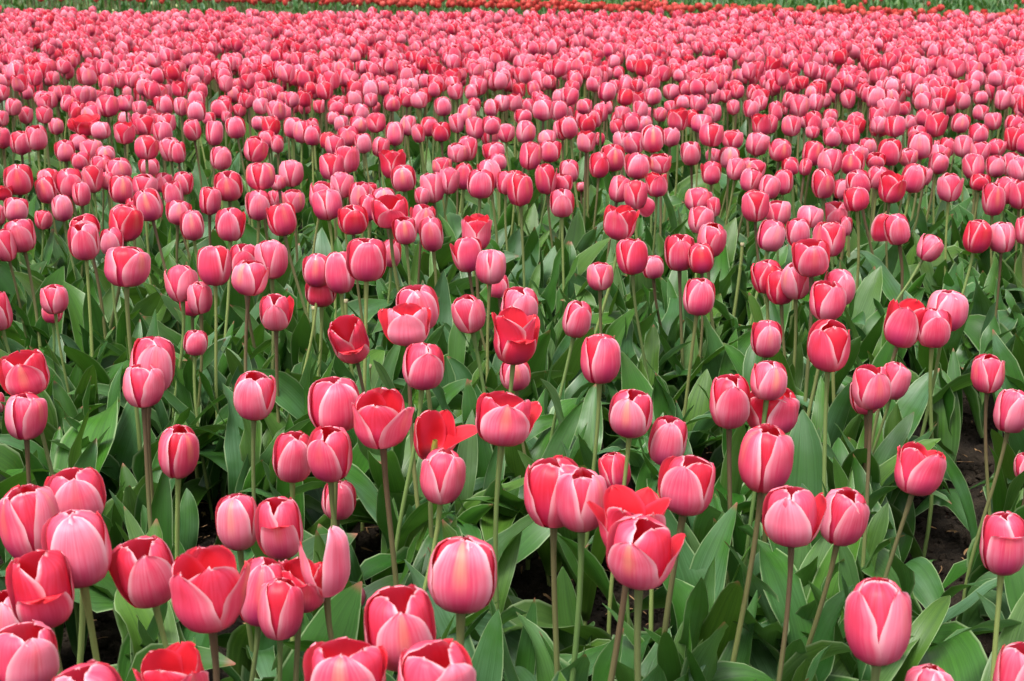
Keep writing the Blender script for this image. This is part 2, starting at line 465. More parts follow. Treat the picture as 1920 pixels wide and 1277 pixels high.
def leaf_specs(rg, n=None, tall=1.0):
    n = n or rg.choice([3, 4, 4])
    az0 = rg.uniform(0, 6.28); out = []
    for i in range(n):
        az = az0 + i * 2.45 + rg.uniform(-.4, .4)
        f = 1 - .16 * i
        kind = rg.random()
        if i == 0: L, W = rg.uniform(.30, .41), rg.uniform(.060, .100)
        else: L, W = rg.uniform(.27, .38) * f, rg.uniform(.032, .066) * (1 - .08 * i)
        el0 = rg.uniform(1.15, 1.5)
        bend = rg.uniform(.15, .8) if kind < .48 else rg.uniform(1.1, 2.4)
        if kind > .8 and i < 2: el0 = rg.uniform(.75, 1.1)
        if i >= 2: bend = rg.uniform(.1, .6)
        if kind >= .48: L *= 1.06; W *= 1.1
        z0 = .005 + i * rg.uniform(.02, .05)
        out.append((az, L * tall, W, el0, bend, z0, rg.uniform(1.2, 2.2)))
    return out

# ------------------------------------------------------------------ the ground
def make_ground():
    xs = np.concatenate([[-400, -120, -40, -15, -8, -5, -3.5], np.arange(-2.6, 2.601, .02), [3.5, 5, 8, 15, 40, 120, 400]])
    ys = np.concatenate([[-60, -20, -6, -2, 0, 1.0, 1.5], np.arange(1.8, 5.4, .02), np.arange(5.4, 9, .1), np.arange(9.2, 26, .6), [30, 45, 80, 150, 300, 900]])
    X, Y = np.meshgrid(xs, ys, indexing='ij')
    Z = np.zeros_like(X)
    for i in range(len(xs)):
        if abs(xs[i]) > 3: continue
        for j in range(len(ys)):
            if not (1.7 < ys[j] < 9): continue
            x, y = xs[i], ys[j]
            amp = 1.0 if y < 5.4 else .5
            a = mnoise.noise(Vector((x * 2.2, y * 2.2, 0))) * .018
            b = mnoise.noise(Vector((x * 11, y * 11, 3))) * .014
            c_ = abs(mnoise.noise(Vector((x * 26, y * 26, 7)))) * .026
            Z[i, j] = (a + b + c_) * amp - .012
    buf = Buf()
    uvs = np.stack([X, Y], -1)
    buf.grid(np.stack([X, Y, Z], -1), uvs, (0, 0, 0, 0), 0, flip=True)
    o = buf.build("soil_ground", SOIL)
    o['kind'] = 'structure'; o['label'] = 'dark moist crumbly soil of the tulip field'
make_ground()

# ------------------------------------------------------------------ the tulips read from the photograph
NEAR = """68 912 1050 112 330 .35 1.0 -3 - | large cupped tulip stacked above two others in the lower left cluster
148 877 985 108 20 .45 .95 3 - | tulip with red centre petal peeping over the lower left cluster's top
157 957 1102 122 10 .25 1.0 4 - | big pale tulip with smooth peach-streaked front petal in the lower left cluster
90 1030 1177 117 20 .55 1.2 -2 F | tulip with short front petal folded low under two red-edged ones, lower left
15 1109 1240 95 0 .2 1.0 0 - | pale tulip cut by the left edge just above the lowest corner bloom
48 1168 1300 118 30 .2 1.15 4 - | very pale wide tulip at the bottom left corner
290 1004 1136 108 20 .45 1.0 -4 L | tulip on a brown stem with a curled left petal, left of the widest cluster bloom
398 1024 1185 140 330 .45 1.3 0 R | widest bloom of the bottom left, deep red centre between two pale petals
485 1053 1177 88 0 .35 .95 6 - | narrow tulip tucked behind the right side of the widest lower left bloom
525 1088 1201 84 60 .5 1.0 3 - | small tulip with red centre strip, lowest of its tight lower left cluster
562 1046 1148 98 20 .6 1.35 10 R | half open red-edged tulip leaning right behind the small lower cluster tulip
612 990 1120 92 60 .1 1.0 4 D | shedding tulip with two tall upright pink petals and nothing in front
450 928 1032 80 345 .25 1.0 -4 L | slim pale tulip with a tiny curled left tip, left one of a close pair
531 932 1047 86 0 .3 1.05 2 F | tulip with front petal tip folded over and a crease, right of a close pair
633 902 975 64 15 .2 .95 0 - | small peach-tinted tulip standing low between dark leaves above the tall petals
334 796 895 75 60 .6 .9 0 - | closed tulip with puckered red centre petal standing alone above dark soil gap
332 1206 1345 132 60 .7 1.45 0 - | tulip open upward showing its red inside at the bottom edge
180 1243 1380 140 30 .3 1.0 0 - | wide tulip whose tips alone show along the bottom edge, far left
650 1204 1340 155 0 .35 1.24 0 - | broad open tulip cut by the bottom edge, left of centre
816 1203 1340 145 30 .25 1.1 0 - | many-petalled pale tulip cut by the bottom edge, near the centre
758 1102 1257 135 20 .4 1.12 3 - | big tulip with yellow-striped front petal just above the bottom edge bloom pair
864 1012 1153 126 5 .45 1.0 0 Y | large round tulip with peach flame on its front petal, lower centre
826 841 943 86 60 .35 .9 0 - | neat upright tulip with three narrow petals on a maroon stem, centre
1038 858 988 112 40 .5 1.0 -2 - | large tulip with wide red gap, partly behind its right twin
1090 879 997 94 60 .2 .95 2 - | pale front twin of a touching pair above bare soil
1180 905 1050 145 30 .6 1.75 8 L | blown open tulip with one tall red petal standing up behind a big bloom
1198 968 1102 122 330 .4 1.1 0 RY | big tulip with a white-tipped petal flaring right, in front of a blown one
1158 850 922 58 40 .75 1.0 -12 - | small ragged red and lilac tulip crouching behind a thin green stem
1281 856 968 98 330 .5 1.1 6 L | tulip with pale left petal and bent tip leaning over soil, right of centre
1428 798 922 102 40 .55 .9 0 - | tallest deep pink tulip with one very broad smooth petal and pale right edge
1484 913 1026 102 345 .3 1.0 0 R | round pale tulip with overlapping right twin, on a long brown stem
1570 915 1021 84 20 .25 1.0 8 - | tulip half hidden behind its left twin above a broad upright leaf
1710 829 930 90 20 .55 1.3 10 R | open tulip sunk among leaves with a white tipped petal sticking out right
1877 961 1077 84 0 .3 1.0 2 F | tulip with folded-down front lip on a curved stem at the right edge
1644 1093 1250 122 50 .4 .85 2 - | tall closed egg-shaped tulip alone in the lower right
1900 1207 1340 92 10 .2 1.0 0 - | pale tulip cut by the bottom right corner
1738 1254 1380 92 30 .3 1.0 0 - | tulip barely poking above the bottom edge, lower right
237 462 539 80 60 .45 1.15 2 - | broad cup tulip with three petals fanned evenly, above a leafy gap on the left
104 533 589 50 60 .25 .9 0 - | small pale tulip directly above a smaller hidden one, left side
100 565 607 38 0 .55 .9 0 - | little tulip mostly hidden under a small pale one on the left side
5 538 622 52 0 .3 1.1 0 - | tulip with white-rimmed petal cut by the left edge, halfway down
343 497 567 60 60 .3 1.0 -3 - | left rear tulip of a tight trio on the left side
377 527 589 46 60 .2 .9 0 - | smallest front tulip of a tight trio on the left side
361 545 594 44 0 .8 .9 0 - | red tulip hidden beneath the small front one of a trio
404 460 537 62 340 .7 1.0 0 - | deep red tulip with a dark notch at its base beside a trio
466 487 554 66 340 .3 1.1 0 Y | tulip with orange streak leaning against its taller right neighbour
510 449 523 58 60 .2 .95 3 - | smooth pale tulip of two broad petals, upper right of an orange-streaked one
459 456 520 54 0 .4 1.1 0 - | tulip whose frilly top shows over an orange-streaked bloom
518 548 619 58 5 .2 .95 0 R | tulip with one pointed right tip on a long bare stem, left of centre
365 619 668 46 20 .2 1.0 4 - | small low tulip crossed by a green stem and leaf tip, left side
59 655 742 92 15 .5 1.25 -6 L | wide open-topped tulip with splayed left petal near the left edge
50 736 824 74 60 .35 .95 0 - | three-petal tulip directly beneath a splayed one near the left edge
281 631 740 80 20 .3 1.0 4 - | taller rear tulip with a split top, behind its shorter twin
270 682 764 76 60 .35 .95 0 - | front twin with pale side petals on paired stems, left side
476 697 788 78 340 .2 .9 0 - | smooth rounded tulip standing alone on a thick green stem, left of centre
629 708 812 98 20 .35 1.1 0 - | frilly large tulip rising behind two lower ones, left of centre
548 807 903 74 15 .45 1.0 0 - | left one of two tulips pressed together below a frilly bloom
620 799 902 84 345 .35 1.0 2 - | right one of two tulips pressed together below a frilly bloom
603 520 574 58 0 .8 1.0 0 - | red tulip hidden behind the stem of a small pale one, upper centre left
594 476 539 50 0 .25 .95 0 - | small tulip with oval front petal on a pale stem, in a row of three
640 471 552 58 345 .45 1.05 2 - | middle tulip of three, with a dark red right side
687 446 529 73 5 .4 1.15 0 - | biggest of three in a row, red inside showing above its oval front petal
733 448 501 38 10 .2 .95 0 Y | peach tulip peeking out right of the biggest of three
788 533 622 80 20 .15 1.1 0 - | big pale tulip behind a silvery frilled one, centre
765 567 649 92 5 .02 1.4 -3 L | silvery pale tulip with frilled and splayed petals, centre
668 579 672 72 20 .5 1.3 -10 FN | nodding tulip tipped forward with its red inside facing the viewer
791 643 732 76 20 .4 1.0 0 - | tulip with wide lilac-pink right petal below a silvery frilled one
886 550 623 60 60 .35 .9 0 - | trim closed tulip on a dark stem, left of a torn red bloom
970 538 610 72 20 .2 1.05 2 - | tulip rising directly behind a torn red bloom
962 574 683 96 20 .85 1.6 0 RF | torn deep red tulip with a lilac petal folded down its front
936 513 560 40 0 .4 .95 0 - | little tulip with orange base above the torn red one
968 673 733 56 20 .25 .9 0 - | low tulip behind the thick stem of the torn red one
1075 562 633 54 20 .2 .95 12 - | slim frilled tulip leaning right on an angled stem
1124 628 721 76 35 .6 .9 0 - | deep rose tulip with a dark slit at its base, near the centre
1125 491 545 50 60 .15 .95 0 - | small squat pale tulip standing alone, right of centre
1186 446 516 58 30 .75 .95 0 - | saturated red tulip above a tiny one, right of centre
1225 478 524 40 10 .25 .9 0 - | tiny tulip close right of a saturated red one
718 727 839 112 60 .45 1.3 0 R | large open tulip with a broad petal swung right, beside a red one
812 755 863 100 40 1.0 1.9 2 XR | scarlet tulip fallen open with one petal lying out to the right
940 733 838 114 0 .4 1.25 2 R | large round tulip with petal standing off to the right, centre
1180 731 820 80 345 .35 1.0 0 Y | tulip with yellowish left petal on a straight dark stem, right of centre
1244 780 873 70 345 .2 1.0 6 - | narrow tulip leaning right, just below a yellowish one
1306 521 593 58 10 .2 .95 0 - | oval tulip with fine dotted petal on a tall straight stem, right half
1438 486 550 56 20 .8 1.0 -3 - | left deep red tulip of a crowded trio, right half
1465 505 571 56 20 .85 1.0 -2 - | middle deep red tulip of a crowded trio, right half
1492 490 560 56 60 .15 .9 0 - | pale front tulip of a crowded trio beside two red ones
1568 504 575 60 20 .2 1.0 4 - | pale tulip behind a red-rimmed one, right half
1548 525 602 68 20 .5 1.05 0 - | red-rimmed tulip with pale front petal before a pale twin
1433 598 668 58 0 .35 .95 0 - | squat tulip with oval front petal and pink tips, right half
1552 599 696 80 310 .6 .95 0 - | tall tulip pale on its left petal and red on its right, right half
1437 677 752 68 15 .15 .95 0 Y | peach tulip standing atop a red one and beside a round twin
1367 700 802 78 10 .45 1.0 0 - | tulip with large oval lilac petal, left of a peach one
1442 728 812 104 30 .7 1.3 0 - | broad red tulip hidden behind a peach tulip's stem
1682 555 650 86 330 .7 1.5 12 - | tulip gaping sideways with petals parted to the right
1768 544 621 72 20 .2 1.0 4 - | tulip behind and above another at the right, dented top
1747 576 653 62 5 .3 .95 0 - | front tulip of a right side pair on a curved brown stem
1632 683 768 72 15 .25 .95 0 - | foremost tulip of three sharing one spot, right side
1668 678 750 54 20 .25 1.0 3 - | right rear tulip of three sharing one spot
1624 708 778 56 0 .6 1.0 -3 - | low red rear tulip under the foremost of three
1850 665 738 60 60 .3 .95 0 - | small scalloped tulip standing clear near the right edge
1889 729 812 64 15 .25 1.0 6 - | tulip leaning right on a dark stem, below a scalloped one
1925 850 905 44 0 .3 1.0 0 - | sliver of tulip at the right edge, two thirds down
-4 735 775 34 0 .2 1.0 0 - | sliver of tulip at the left edge, above the midline of the lower half"""
MID = """24 184 217 29;50 199 233 26;3 206 238 28;7 238 280 30;71 234 282 40;107 221 253 27;127 178 211 32;145 189 229 34 20 .75;176 197 232 35;203 178 220 41;237 178 210 32;235 209 240 25 0 .1;80 170 198 30;97 172 204 27;165 222 248 50 20 1 1.9;191 228 262 35 0 .02;124 262 304 37;148 251 283 33;171 260 300 40;200 275 303 37;155 284 319 34;192 290 327 38;275 253 299 45 315 .7;322 257 303 40;336 262 309 28;282 295 330 37 0 .15;38 308 366 53 20 .45;92 316 352 38;93 330 382 37;135 315 371 53 20 .4;155 340 387 34;177 308 362 37 330 .6 1.2;204 322 357 28;227 296 340 49 40 .2;228 326 382 46 20 .6;272 326 372 46;306 323 362 34;330 335 395 36;346 321 365 35;287 353 415 52 8 .45;333 375 423 44;250 370 405 28;235 382 452 60 60 .8 1.05;120 365 416 39 40 .15;81 393 431 33 60 .5;30 369 417 44;0 381 425 26;8 348 375 40 30 .9 1.6;47 409 473 52 10 .2;18 425 493 42;162 417 487 56 10 .15;166 403 445 54;209 427 480 44 10 .15;365 222 263 33;393 210 235 24;401 226 274 32;419 185 222 40;424 207 232 20;451 194 220 25;446 218 260 38 20 .5;414 274 319 38 30 .1;431 320 377 52 10 .5;393 349 404 39 40 .5;364 394 452 45 8 .2;432 388 453 52 0 .3;313 178 217 28;341 182 218 28;369 170 206 32;267 168 199 22;476 255 304 44 50 .5;490 304 357 54 60 .6;485 356 414 46;490 182 215 30;520 187 228 34;540 192 227 26;486 217 245 26;508 217 255 34 60 .9 1.2;503 243 278 34;521 253 288 25;549 219 260 33;566 224 269 34;588 221 255 26;586 234 273 33 0 .3;573 183 215 25;600 186 213 25;633 185 215 36;655 194 218 26;678 194 228 30;627 209 234 25 0 .02;640 216 250 28;670 218 250 34;656 235 275 38;684 249 288 32;712 256 296 32;707 211 249 37;740 228 274 35 0 .2;765 216 255 32;734 178 209 32;702 190 213 22;787 172 204 32;788 232 268 25;802 219 256 34 20 .7;828 228 266 34 0 .8;833 181 218 32;859 212 250 27;875 195 235 35;893 218 262 34;889 183 210 25;921 185 219 27;941 178 210 30;949 231 267 34;874 255 302 38;858 268 305 37;927 267 300 40;935 288 320 33;921 299 356 46;623 286 339 44 60 .5;652 271 325 46 40 .5 1.3;642 322 373 43;738 277 336 56 60 .95 1.6;760 308 360 46 5 .5;547 300 351 44 60 .1;524 327 357 30;552 354 400 42;518 355 390 28;534 379 443 53 20 .7 1.2;600 339 395 50;617 355 414 55 60 .45;678 340 402 44 350 .3;694 342 375 34;692 364 415 34;722 352 400 46;732 364 425 70 15 .45 1.25;663 384 440 54 20 .9 1.1;790 382 440 46;762 406 459 46 0 .3;813 402 476 45 0 .25 .9;814 322 381 43;839 312 365 40;828 294 330 38;869 302 360 34 0 .7;900 317 373 50 8 .4;793 350 386 30;948 320 365 36;965 319 360 36 0 .9;976 323 387 48 40 .7;893 400 470 66 60 .4 1.5;880 443 511 52 20 .65 1.1;918 467 534 55 60 .15;972 184 212 27;992 184 215 24;1018 178 211 32;1049 187 227 32;1065 187 221 22;980 205 232 34;984 226 270 36;991 249 268 17;1027 244 277 35;1031 262 305 38;991 265 319 42 60 .6;1026 305 365 40 330 .6;1054 326 362 40;1068 299 343 37 0 .1;1054 354 408 45 5 .25;1090 341 360 17 0 0 .8;1089 203 240 26;1115 204 240 27;1126 193 230 28;1138 187 216 24;1169 165 199 31 20 .9;1159 221 254 31;1165 246 282 32;1124 248 273 21 20 .6;1199 188 224 28;1212 200 226 25;1236 201 229 24;1209 217 243 26 0 .02;1223 234 287 46 5 .4;1271 201 246 47 330 .7 1.5;1257 188 213 24;1281 178 205 30;1309 178 210 32;1313 214 250 38;1300 205 240 28 0 .9;1332 230 275 46 60 .5;1296 264 310 38 0 0;1149 269 322 45 8 .5;1122 285 334 36 20 .8;1191 286 336 47 0 .3;1238 287 326 44 60 .3 1.25;1156 328 380 40 50 .4;1191 337 393 45 60 .7;1231 322 370 48 20 .7 1.5;1160 382 449 64 330 .65 1.45;1274 438 508 56 0 .45;1316 455 514 50 0 .8;1330 415 480 54 40 .4;1308 351 398 50;1340 367 408 26;1311 386 439 47;1333 303 347 37 0 .4;1337 278 306 28;1366 275 317 38;1373 243 279 40 40 .5 1.2;1375 186 216 25;1407 186 221 29;1359 168 193 25;1377 294 338 36;1407 298 335 46;1403 314 360 40;1438 327 375 40;1467 317 366 36;1416 355 415 50 60 .5;1439 411 472 50 5 .2;1428 212 256 42 20 .7 1.5;1455 189 228 27;1478 186 217 24 20 .6;1444 215 251 24;1483 215 256 35;1507 209 240 26;1525 208 249 33 5 .5;1523 235 260 26;1557 204 230 27;1552 219 250 28;1559 238 276 35;1596 234 274 34 50 .5;1527 175 209 28;1548 175 203 20;1567 160 195 25;1591 168 204 27;1628 160 194 26;1648 160 191 23;1695 190 217 28;1678 216 258 38 20 .6;1706 215 245 26;1756 183 215 29;1781 189 219 22;1805 172 206 27;1836 196 226 28;1838 170 197 27;1797 212 250 33;1860 210 245 31;1877 168 207 30;1460 259 303 40;1520 264 312 38 10 .6;1553 277 327 47 60 .3;1485 294 330 32;1507 297 330 24;1603 270 305 42;1597 282 330 45 330 .5;1628 258 292 32;1667 258 311 44 330 .7;1640 287 314 36 0 .6;1721 237 262 33;1725 248 299 44;1701 277 312 34;1755 285 327 38;1754 262 285 22;1773 257 295 29;1805 253 296 35;1867 260 293 34;1901 235 283 38 20 .8;1918 250 290 30;1827 287 336 41 40 .3;1865 291 333 36;1888 285 330 34;1912 293 342 40;1543 315 372 44 10 .6;1577 335 375 29 0 .1;1613 318 370 46 5 .4;1643 311 355 40;1607 350 397 48 20 .8;1667 320 380 53 20 .85 1.4;1706 306 362 46;1731 312 348 24;1778 325 379 45 60 .25;1835 325 358 36 0 .8;1860 340 406 42;1882 330 383 42;1910 335 393 38;1920 400 463 36;1458 375 424 46;1496 409 463 45 0 .2;1515 386 428 48;1564 377 425 47 0 .05;1583 401 448 26;1552 413 482 60 60 .6 1.2;1521 447 518 70 0 .3 1.15;1687 400 460 48 0 .35;1730 436 488 45 20 .15 1.0 20;1825 410 475 50 20 .9 .95;1877 415 475 49 60 .1;1212 372 405 0;"""
recs = []
for line in NEAR.strip().splitlines():
    a, lab = line.split('|'); a = a.split()
    recs.append(dict(cx=float(a[0]), top=float(a[1]), bot=float(a[2]), w=float(a[3]), ph=float(a[4]), deep=float(a[5]),
                     op=float(a[6]), tilt=float(a[7]), fl=a[8].replace('-', ''), label=lab.strip(), near=True))
for s in MID.replace('\n', '').split(';'):
    a = [float(x) for x in s.split()]
    if len(a) < 4 or a[3] < 5: continue
    g = random.Random(int(a[0] * 7 + a[1] * 13))
    recs.append(dict(cx=a[0], top=a[1], bot=a[2], w=a[3],
                     ph=a[4] if len(a) > 4 else g.choice([0, 10, 20, 40, 60, 345, 330, 60]),
                     deep=a[5] if len(a) > 5 else g.choice([.1, .2, .3, .3, .4, .5]),
                     op=a[6] if len(a) > 6 else g.choice([.88, .95, 1.0, 1.05, 1.15]),
                     tilt=a[7] if len(a) > 7 else g.gauss(0, 4), fl='Y' if g.random() < .12 else '', label=None, near=False))
HEAD_Z, HEAD_W = .50, .066
for r in recs:
    if r['op'] < 1.22: r['op'] -= .09
    cy = (r['top'] + r['bot']) / 2
    d_plane = project(at_height(r['cx'], cy, HEAD_Z))[2]
    nomw = HEAD_W * (1.0 if r['op'] < 1.2 else 1.12 if r['op'] < 1.5 else 1.3)
    r['d'] = d_plane ** .62 * (nomw * FPX / r['w']) ** .38
# which of two overlapping blooms stands in front
def put_before(a, b):
    gap = (a['w'] + b['w']) / 2 * a['d'] / FPX * .62
    if a['d'] > b['d'] - gap:
        m = (a['d'] + b['d']) / 2; a['d'], b['d'] = m - gap * .5, m + gap * .5
by = {(int(r['cx']), int(r['top'])): r for r in recs}
for _ in range(2):
    for i, a in enumerate(recs):
        for b in recs[i + 1:]:
            if a['near'] or b['near'] or abs(a['cx'] - b['cx']) > 70: continue
            dx = abs(a['cx'] - b['cx']) / ((a['w'] + b['w']) / 2)
            dy = abs(a['top'] + a['bot'] - b['top'] - b['bot']) / (a['bot'] - a['top'] + b['bot'] - b['top'])
            if dx < .85 and dy < .8 and abs(a['bot'] - b['bot']) > 2:
                if a['bot'] > b['bot']: put_before(a, b)
                else: put_before(b, a)
    for fa, fb_ in [((1090, 879), (1038, 858)), ((68, 912), (148, 877)), ((157, 957), (68, 912)), ((90, 1030), (157, 957)), ((1198, 968), (1180, 905)),
                    ((270, 682), (281, 631)), ((525, 1088), (562, 1046)), ((398, 1024), (485, 1053)), ((525, 1088), (485, 1053)), ((1747, 576), (1768, 544)), ((1548, 525), (1568, 504)),
                    ((1484, 913), (1570, 915)), ((1465, 505), (1438, 486)), ((1492, 490), (1465, 505)), ((765, 567), (788, 533)), ((1632, 683), (1667, 678)), ((620, 799), (548, 807)),
                    ((377, 527), (343, 497)), ((718, 727), (629, 708)), ((1437, 677), (1442, 728)), ((1367, 700), (1442, 728)), ((620, 799), (629, 708)), ((1632, 683), (1624, 708)),
                    ((594, 476), (603, 520)), ((640, 471), (603, 520)), ((104, 533), (100, 565)), ((377, 527), (361, 545)), ((962, 574), (970, 538)), ((962, 574), (968, 673)), ((1428, 798), (1442, 728)), ((687, 446), (640, 471))]:
        if fa in by and fb_ in by: put_before(by[fa], by[fb_])
for r in recs:
    cy = (r['top'] + r['bot']) / 2
    p = at_depth(r['cx'], cy, r['d'])
    if p.z > .61: p = at_height(r['cx'], cy, .61)
    if p.z < .26: p = at_height(r['cx'], cy, .26)
    d = project(p)[2]
    r['p'] = p; r['d'] = d
    r['R'] = r['w'] * d / FPX / 2 / (1.0 if r['op'] < 1.2 else 1.06 if r['op'] < 1.5 else 1.2)
    dep = math.atan2(-(p.z - CAM_H), math.hypot(p.x, p.y)); r['dep'] = dep
    hh = (r['bot'] - r['top']) * d / FPX / (2 * r['R'])
    r['H'] = solve_height(1, hh, dep, r['op']) * r['R']
    rk, zk = profile(r['op'])
    # the foot of the flower, from the middle of its silhouette
    top = np.max(zk * r['H'] * math.cos(dep) + rk * .88 * r['R'] * math.sin(dep))
    bot = np.min(zk * r['H'] * math.cos(dep) - rk * r['R'] * math.sin(dep))
    r['foot'] = p - Vector((0, math.sin(PITCH), math.cos(PITCH))) * ((top + bot) / 2)
recs.sort(key=lambda r: -r['w'])
INDIV = recs[:300]; REST = recs[300:]

# ------------------------------------------------------------------ gaps where the soil shows
GAPS = [(1000, 1075, .085), (1055, 1150, .07), (1130, 1090, .07), (175, 1195, .10), (130, 1225, .07), (420, 1180, .06), (400, 920, .06), (375, 1010, .05),
        (1745, 975, .10), (1760, 1050, .09), (1715, 940, .07), (1830, 890, .06), (1330, 880, .06), (690, 1040, .06), (1120, 830, .04),
        (1200, 1130, .07), (700, 900, .03), (1240, 1145, .05), (700, 1010, .04), (1420, 1235, .03), (60, 800, .03), (1700, 655, .05),
        (1810, 790, .06), (250, 880, .05), (350, 950, .06), (1840, 1240, .05)]
GAPW = [(at_height(x, y, 0.0), rr * .66) for x, y, rr in GAPS]
def leaf_hits_gap(G):
    """does this leaf cover one of the places where the photograph shows soil"""
    pts = G.reshape(-1, 3)[::3]
    v = pts - np.array([0, 0, CAM_H])
    t = CAM_H / np.maximum(-v[:, 2], .05)
    gx = v[:, 0] * t; gy = v[:, 1] * t
    n = 0
    for p, rr in GAPW:
        n += int((((gx - p.x) / rr) ** 2 + ((gy - p.y) / (rr * 1.6)) ** 2 < 1).sum())
    return n

# ------------------------------------------------------------------ labels for the middle distance
ONES = 'zero one two three four five six seven eight nine ten eleven twelve thirteen fourteen fifteen sixteen seventeen eighteen nineteen'.split()
TENS = 'x x twenty thirty forty fifty sixty seventy eighty ninety hundred'.split()
def say(n):
    n = max(0, min(99, int(round(n))))
    return ONES[n] if n < 20 else TENS[n // 10] + ('-' + ONES[n % 10] if n % 10 else '')
def place_words(px, py):
    return f"{say(px / 19.2)} percent across, {say(py / 12.77)} percent down the photo"
def describe(r, others):
    s = 'tiny' if r['w'] < 29 else 'small' if r['w'] < 36 else 'middling' if r['w'] < 46 else 'large'
    t = 'pale' if r['deep'] <= .12 else 'light' if r['deep'] <= .3 else 'rose' if r['deep'] <= .55 else 'deep-rose' if r['deep'] <= .75 else 'red'
    f = 'closed' if r['op'] < .86 else 'rounded' if r['op'] < 1.0 else 'cupped' if r['op'] < 1.3 else 'open'
    rel = 'free-standing'
    best = 1e9
    for q in others:
        if q is r: continue
        dx = abs(q['cx'] - r['cx']) / ((q['w'] + r['w']) / 2); dy = abs((q['top'] + q['bot']) / 2 - (r['top'] + r['bot']) / 2) / ((q['bot'] - q['top'] + r['bot'] - r['top']) / 2)
        k = max(dx, dy)
        if k < best:
            best = k
            if k < .95:
                rel = ('half-hidden' if q['d'] < r['d'] else 'overlapping') if dy < .7 or dx < .6 else 'touching'
    return f"{rel} {s} {t} {f} tulip, " + place_words(r['cx'], (r['top'] + r['bot']) / 2)

TG = 'pink tulips of the flower field'
def make_tulip(r, idx):
    rg = random.Random(1000 + idx)
    near = r['w'] >= 50
    foot = r['foot']
    lean = math.radians(r['tilt'] + rg.gauss(0, 3.4))
    bx = foot.x - math.tan(lean) * .30 * rg.uniform(.5, 1.2) + rg.uniform(-.05, .05)
    by = foot.y + rg.uniform(-.03, .04)
    base = Vector((bx, by, 0))
    root = bpy.data.objects.new("tulip", None); C.objects.link(root)
    root.location = base; root.empty_display_size = .05
    root['label'] = r['label'] or describe(r, recs); root['category'] = 'tulip'; root['group'] = TG
    r['base'] = base; r['root'] = root
    # stem
    b = Buf()
    ax = np.array([math.sin(lean), 0, math.cos(lean)])
    f = np.array(foot); hgt = foot.z
    P = bez((bx, by, -.01), (bx + rg.uniform(-.045, .045), by + rg.uniform(-.03, .03), hgt * .4), f - ax * hgt * .35, f + ax * .004, 12 if near else 8)
    rad = np.linspace(.0041, .0032, len(P)) * rg.uniform(.88, 1.1) * (r['R'] / .033) ** .5
    rad[-1] *= 1.5; rad[-2] *= 1.05
    tube(P, rad, 8 if near else 6, (rg.choice([.2, .5, .8, 1.0, .1]), rg.uniform(0, 1), 0, rg.random()), b)
    b.build("stem", STEM, root, tuple(base))
    # petals
    ty = math.radians(rg.gauss(0, 5))
    if 'N' in r['fl']: ty = math.radians(28)
    nt, nu = (13, 11) if r['w'] >= 70 else (10, 9) if near else (8, 7)
    for P, tint, outer in flower_petals(r['R'], r['H'], r['op'], r['ph'], r['deep'], lean, ty, r['fl'], rg, nt, nu):
        bb = Buf(); bb.grid(P + f, uvgrid(nt, nu), tint)
        bb.build("petal", PETAL, root, tuple(base))
    if r['op'] > 1.25:
        bb = Buf(); q = rotate_axis(np.array([[0, 0, .004], [0, 0, r['H'] * .2], [0, 0, r['H'] * .42]]), lean, ty) + f
        tube(q, [.0045, .005, .0035], 6, (0, 0, 0, 0), bb); bb.build("pistil", HEART, root, tuple(base))
    # leaves
    nl = 0
    for (az, L, W, el0, bend, z0, pw) in leaf_specs(rg):
        lt, lu = (16, 7) if near else (11, 5)
        for tries in range(9):
            G = rand_leaf((bx, by, z0), az, L, W, el0, bend, lt, lu, rg, pw)
            top = G[..., 2].max()
            lim = min(.405, foot.z * .86)
            if top > lim: L *= lim / top; bend += .12
            if leaf_hits_gap(G) <= 1 and top <= lim: break
            if leaf_hits_gap(G) > 1: az += .7
        if leaf_hits_gap(G) > 3 and nl >= 1: continue
        bb = Buf(); bb.grid(G, uvgrid(lt, lu), leaf_tint(rg, bend), 0)
        bb.build("leaf", LEAF, root, tuple(base)); nl += 1
for i, r in enumerate(INDIV): make_tulip(r, i)

def nearest_root(p, kmax=None):
    return min((r for r in INDIV), key=lambda r: (r['base'].xy - Vector(p).xy).length)['root']

